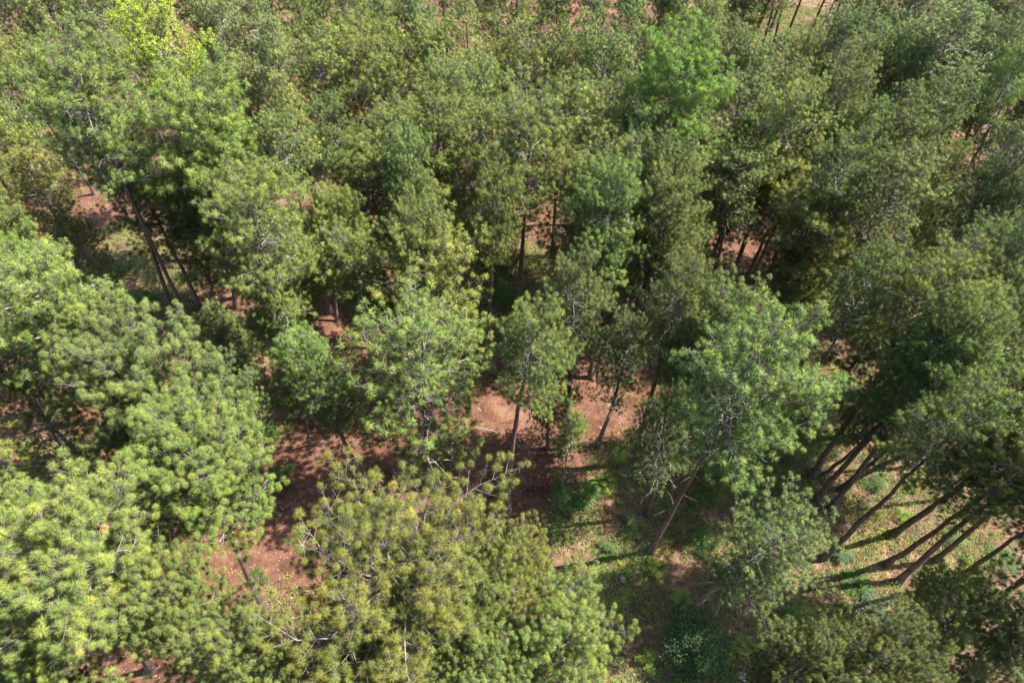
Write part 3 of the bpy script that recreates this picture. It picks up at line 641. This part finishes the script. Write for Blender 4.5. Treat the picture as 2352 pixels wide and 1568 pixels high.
# ------------------------------------------------------------ dead snags
def snag(x, y, hgt, seed, lab, lean=(0, 0)):
    rng = np.random.default_rng(seed); p = at(x, y); root = bpy.data.objects.new("dead_tree", None); COL.objects.link(root)
    root.location = (p.x, p.y, float(gz(p.x, p.y)) - 0.1); tag(root, lab, 'dead tree')
    top = np.array([lean[0], lean[1], hgt]); n = 9
    pts = np.array([top * (j / (n - 1)) + rng.normal(0, 0.06, 3) * (j > 0) for j in range(n)])
    tb = Tubes(); tb.add(pts, np.linspace(0.22, 0.06, n), 8)
    o = bpy.data.objects.new("trunk", tb.mesh("trunk", M_DEAD)); COL.objects.link(o); o.parent = root
    tb = Tubes()
    for k in range(14):
        u = rng.uniform(0.5, 1.0); q = u * (n - 1); i0 = min(int(q), n - 2); b = pts[i0] + (pts[i0 + 1] - pts[i0]) * (q - i0); az = rng.uniform(0, 6.28)
        s, _ = curve(b, (math.cos(az), math.sin(az), rng.uniform(0, 0.7)), rng.uniform(1, 2.8), 6, (0, 0, -0.15), 0.35, rng); tb.add(s, np.linspace(0.055, 0.012, 6), 4)
        for j in range(3):
            s2, _ = curve(s[int(rng.integers(2, 5))], rng.normal(0, 1, 3), rng.uniform(.4, 1.1), 4, (0, 0, -.3), .4, rng); tb.add(s2, np.linspace(0.02, 0.008, 4), 3)
    o = bpy.data.objects.new("branches", tb.mesh("branches", M_DEAD)); COL.objects.link(o); o.parent = root
snag(1098, 190, 17, 3, "bare forked grey dead tree standing among crowns near the top middle")
snag(1838, 165, 13, 9, "bare pale dead tree with arching limbs beside the thin trunks, top right", (2.0, 0))

# ------------------------------------------------------------ stones and fallen wood
def stone(x, y, s, seed, lab):
    rng = np.random.default_rng(seed); p = at(x, y); n1, n2 = 9, 14; co = []
    for a in range(n1):
        th = math.pi * a / (n1 - 1)
        for b in range(n2):
            ph = 2 * math.pi * b / n2; r = 1 + 0.16 * math.sin(3 * ph + seed) * math.sin(th * 2) + rng.normal(0, 0.05)
            co.append((s * r * math.sin(th) * math.cos(ph), s * 0.7 * r * math.sin(th) * math.sin(ph), s * 0.5 * r * math.cos(th)))
    q = [(a * n2 + b, a * n2 + (b + 1) % n2, (a + 1) * n2 + (b + 1) % n2, (a + 1) * n2 + b) for a in range(n1 - 1) for b in range(n2)]
    o = bpy.data.objects.new("stone", mesh_from("stone", co, q, None, {'tint': np.zeros(len(co))}, M_STONE, True)); COL.objects.link(o)
    o.location = (p.x, p.y, float(gz(p.x, p.y)) + s * 0.15); o.rotation_euler[2] = seed; tag(o, lab, 'stone', 'pale stones in the scrub')
M_STONE = wood_mat("pale_stone", (0.20, 0.16, 0.13), (0.46, 0.40, 0.36), 5)
for k, (x, y, s, lab) in enumerate([(1432, 1325, .32, "white stone in dry scrub below the long dark trunk"), (1700, 1555, .35, "pale stone near the bottom right of the dark round bush"),
        (683, 945, .30, "whitish stone left of the clearing beside the thick grey trunk"), (265, 1180, .28, "pale stone on red soil at lower left, beside the pale pine"), (2112, 1325, .25, "pale stone at the foot of the longest slanting trunk"),
        (425, 895, .28, "white stone left of centre by the grey-green pine"), (1945, 960, .22, "pale stone on the bank beside the slim slanting trunk")]): stone(x, y, s, k + 2, lab)
def log(x0, y0, x1, y1, r, lab, seed):
    rng = np.random.default_rng(seed); a = at(x0, y0); b = at(x1, y1); n = 7; L_ = (b - a)
    pts = [np.array((L_.x * u, L_.y * u, float(gz(a.x + L_.x * u, a.y + L_.y * u)) - float(gz(a.x, a.y)) + r * 0.8)) + rng.normal(0, 0.04, 3) * np.array([1, 1, 0]) for u in np.linspace(0, 1, n)]
    tb = Tubes(); tb.add(pts, np.linspace(r, r * 0.4, n), 7)
    for k in range(4):
        s, _ = curve(pts[1 + k], (rng.normal(), rng.normal(), 0.5), rng.uniform(0.3, 0.9), 4, (0, 0, -.2), .3, rng); tb.add(s, np.linspace(r * .35, 0.008, 4), 4)
    o = bpy.data.objects.new("fallen_branch", tb.mesh("fallen_branch", M_DEAD)); COL.objects.link(o); o.location = (a.x, a.y, float(gz(a.x, a.y))); tag(o, lab, 'fallen branch', 'fallen branches on the ground')
log(640, 1425, 760, 1400, .09, "grey fallen branch on soil beside the lower left trunk's foot", 1)
log(1225, 968, 1290, 955, .03, "thin fallen twig lying in the clearing above the hooked trunk", 2)
log(2250, 1190, 2330, 1150, .05, "pale fallen branch among the slanting trunks", 3)
log(1090, 985, 1155, 1000, .04, "thin pale stick in the clearing left of the dark straight trunk", 4)

# ------------------------------------------------------------ ground cover nobody could count
def view_points(n, rng, ymin=-60, ymax=1640):
    """points on the ground spread evenly by area over the seen ground"""
    x = rng.uniform(-75, 75, n); y = rng.uniform(5, 118, n)
    keep = np.abs(x) < 18 + y * 0.86
    return x[keep], y[keep]
def blades(name, n, rng, hgt, wid, per, colr, lab, cat, flt, spread=0.25, lean=0.5, mat=None, age=0.0):
    x, y = view_points(n, rng); s = scrub(x, y); k = flt(s, x, y, rng); x, y = x[k], y[k]; N = len(x)
    z = gz(x, y); P = np.repeat(np.stack([x, y, z], -1), per, 0); M = N * per
    ts = np.repeat(rng.uniform(0.5, 1.3, N), per)
    P = P + np.concatenate([rng.normal(0, spread, (M, 2)) * 0.4, np.zeros((M, 1))], 1)
    d = norm(np.concatenate([rng.normal(0, lean, (M, 2)), np.ones((M, 1))], 1)); L_ = hgt * ts * rng.uniform(0.5, 1.2, M)
    sd_ = norm(np.cross(d, rng.normal(0, 1, (M, 3)))) * (wid * 0.5)
    tip = P + d * L_[:, None] + np.concatenate([rng.normal(0, 0.1, (M, 2)) * L_[:, None] * 3, -0.15 * L_[:, None]], 1)
    mid = P + d * (L_ * 0.6)[:, None]
    co = np.stack([P - sd_, P + sd_, mid + sd_ * 1.2, mid - sd_ * 1.2, tip], 1).reshape(-1, 3)
    b = np.arange(M)[:, None] * 5
    pn = np.repeat(0.5 + 0.35 * np.sin(x * 0.9) * np.sin(y * 0.8 + 1) + rng.normal(0, 0.15, N), per)
    me = mesh_from(name, co, b + np.array([[0, 1, 2, 3]]), b + np.array([[3, 2, 4]]), {'tint': np.repeat(np.clip(pn, 0, 1), 5), 'age': np.repeat(np.repeat(rng.uniform(0, 1, N), per), 5), 'along': np.tile([0, 0, .5, .5, 1.], M)}, mat or M_LEAF)
    o = bpy.data.objects.new(name, me); COL.objects.link(o); o.color = (*colr, age); tag(o, lab, cat, kind='stuff')
rr = np.random.default_rng(77)
blades("dry_grass", 80000, rr, 0.5, 0.03, 14, (0.34, 0.25, 0.14), "dry straw-coloured grass tufts over the open bank", "grass", lambda s, x, y, r: (s + r.normal(0, .12, len(s)) > 0.55) & (r.random(len(s)) < 0.5))
blades("green_undergrowth", 80000, rr, 0.36, 0.06, 12, (0.19, 0.27, 0.075), "low green ferns and herbs on the rough ground", "undergrowth", lambda s, x, y, r: (s + r.normal(0, .1, len(s)) > 0.5) & (np.sin(x * 0.8 + 1) * np.sin(y * 0.7) + np.sin(x * 2.3) * np.sin(y * 1.9 + 2) * .7 + r.normal(0, .3, len(s)) > -0.15), lean=0.9, spread=0.5, age=0.25)
# low leafy undergrowth in ragged patches
def low_brush(name, n, colr, lab, freq, thr, age):
    x, y = view_points(n, rr); sc_ = scrub(x, y); k = (sc_ + rr.normal(0, .12, len(sc_)) > 0.5) & (np.sin(x * freq + 2) * np.sin(y * freq * .9 + 1) + .6 * np.sin(x * freq * 3.1) * np.sin(y * freq * 2.7) + rr.normal(0, .25, len(x)) > thr)
    x, y = x[k], y[k]; m = len(x); per = 46
    hh = rr.uniform(0.12, 1.2, m) ** 1.3; C = np.stack([x, y, gz(x, y)], -1)
    P = np.repeat(C, per, 0) + np.stack([rr.normal(0, .24, m * per), rr.normal(0, .24, m * per), np.abs(rr.normal(0, .5, m * per)) * np.repeat(hh, per)], -1)
    nr = norm(rr.normal(0, 1, (m * per, 3)) * .6 + np.array([0, 0, .9])); a = norm(np.cross(nr, rr.normal(0, 1, (m * per, 3)))); b = np.cross(nr, a)
    sz = rr.uniform(.025, .07, m * per)[:, None]
    co = np.stack([P - a * sz, P + b * sz * .5, P + a * sz, P - b * sz * .5], 1).reshape(-1, 3)
    me = mesh_from(name, co, np.arange(m * per)[:, None] * 4 + np.arange(4)[None], None, {'tint': np.repeat(np.clip(np.repeat(rr.random(m), per) + rr.normal(0, .1, m * per), 0, .94), 4), 'age': np.repeat(rr.random(m), per * 4), 'along': np.zeros(m * per * 4)}, M_LEAF)
    o = bpy.data.objects.new(name, me); COL.objects.link(o); o.color = (*colr, age); tag(o, lab, 'undergrowth', kind='stuff')
low_brush("low_brush", 85000, (0.14, 0.24, 0.06), "ragged low green brush and seedlings on the rough bank", 0.7, 0.05, 0.1)
low_brush("dry_brush", 45000, (0.24, 0.15, 0.10), "brown dry brush and dead stalks on the rough bank", 1.1, 0.35, 0.1)
# fallen leaves and cones on the soil
x, y = view_points(150000, rr); n = len(x); p = np.stack([x, y, gz(x, y) + 0.02], -1)
a = norm(np.stack([rr.normal(0, 1, n), rr.normal(0, 1, n), rr.normal(0, .3, n)], -1)); b = norm(np.cross(a, np.stack([rr.normal(0, .3, n), rr.normal(0, .3, n), np.ones(n)], -1)))
s = rr.uniform(0.02, 0.085, n)[:, None]
co = np.stack([p - a * s, p + b * s * .5, p + a * s, p - b * s * .5], 1).reshape(-1, 3)
me = mesh_from("leaf_litter", co, np.arange(n)[:, None] * 4 + np.arange(4)[None], None, {'tint': np.repeat(rr.beta(2, 2, n), 4), 'age': np.repeat(rr.random(n), 4), 'along': np.zeros(n * 4)}, M_LEAF)
o = bpy.data.objects.new("leaf_litter", me); COL.objects.link(o); o.color = (0.42, 0.27, 0.15, 0.12); tag(o, "scattered dead leaves and needles on the red soil", "leaf litter", kind='stuff')


# fallen twigs
x, y = view_points(9000, rr); n = len(x); p = np.stack([x, y, gz(x, y) + 0.03], -1); an = rr.uniform(0, 6.28, n)
a = np.stack([np.cos(an), np.sin(an), rr.normal(0, .06, n)], -1); b = norm(np.cross(a, np.array([0, 0, 1.0]))); ln = rr.uniform(0.06, 0.38, n)[:, None]; wd = rr.uniform(0.006, 0.018, n)[:, None]
up = np.array([0, 0, 1.0]) * wd
co = np.stack([p - a * ln - b * wd, p - a * ln + b * wd, p + a * ln + up, p + up * 2.2 + b * wd * 2], 1).reshape(-1, 3)
i4 = np.arange(n)[:, None] * 4
me = mesh_from("fallen_twigs", co, None, np.concatenate([i4 + np.array([[0, 1, 3]]), i4 + np.array([[0, 3, 2]]), i4 + np.array([[1, 2, 3]])]), {'tint': np.repeat((rr.random(n) > .6) * 1.0, 4)}, M_TWIG)
o = bpy.data.objects.new("fallen_twigs", me); COL.objects.link(o); tag(o, "thin fallen twigs strewn over the forest floor", "twigs", kind='stuff')
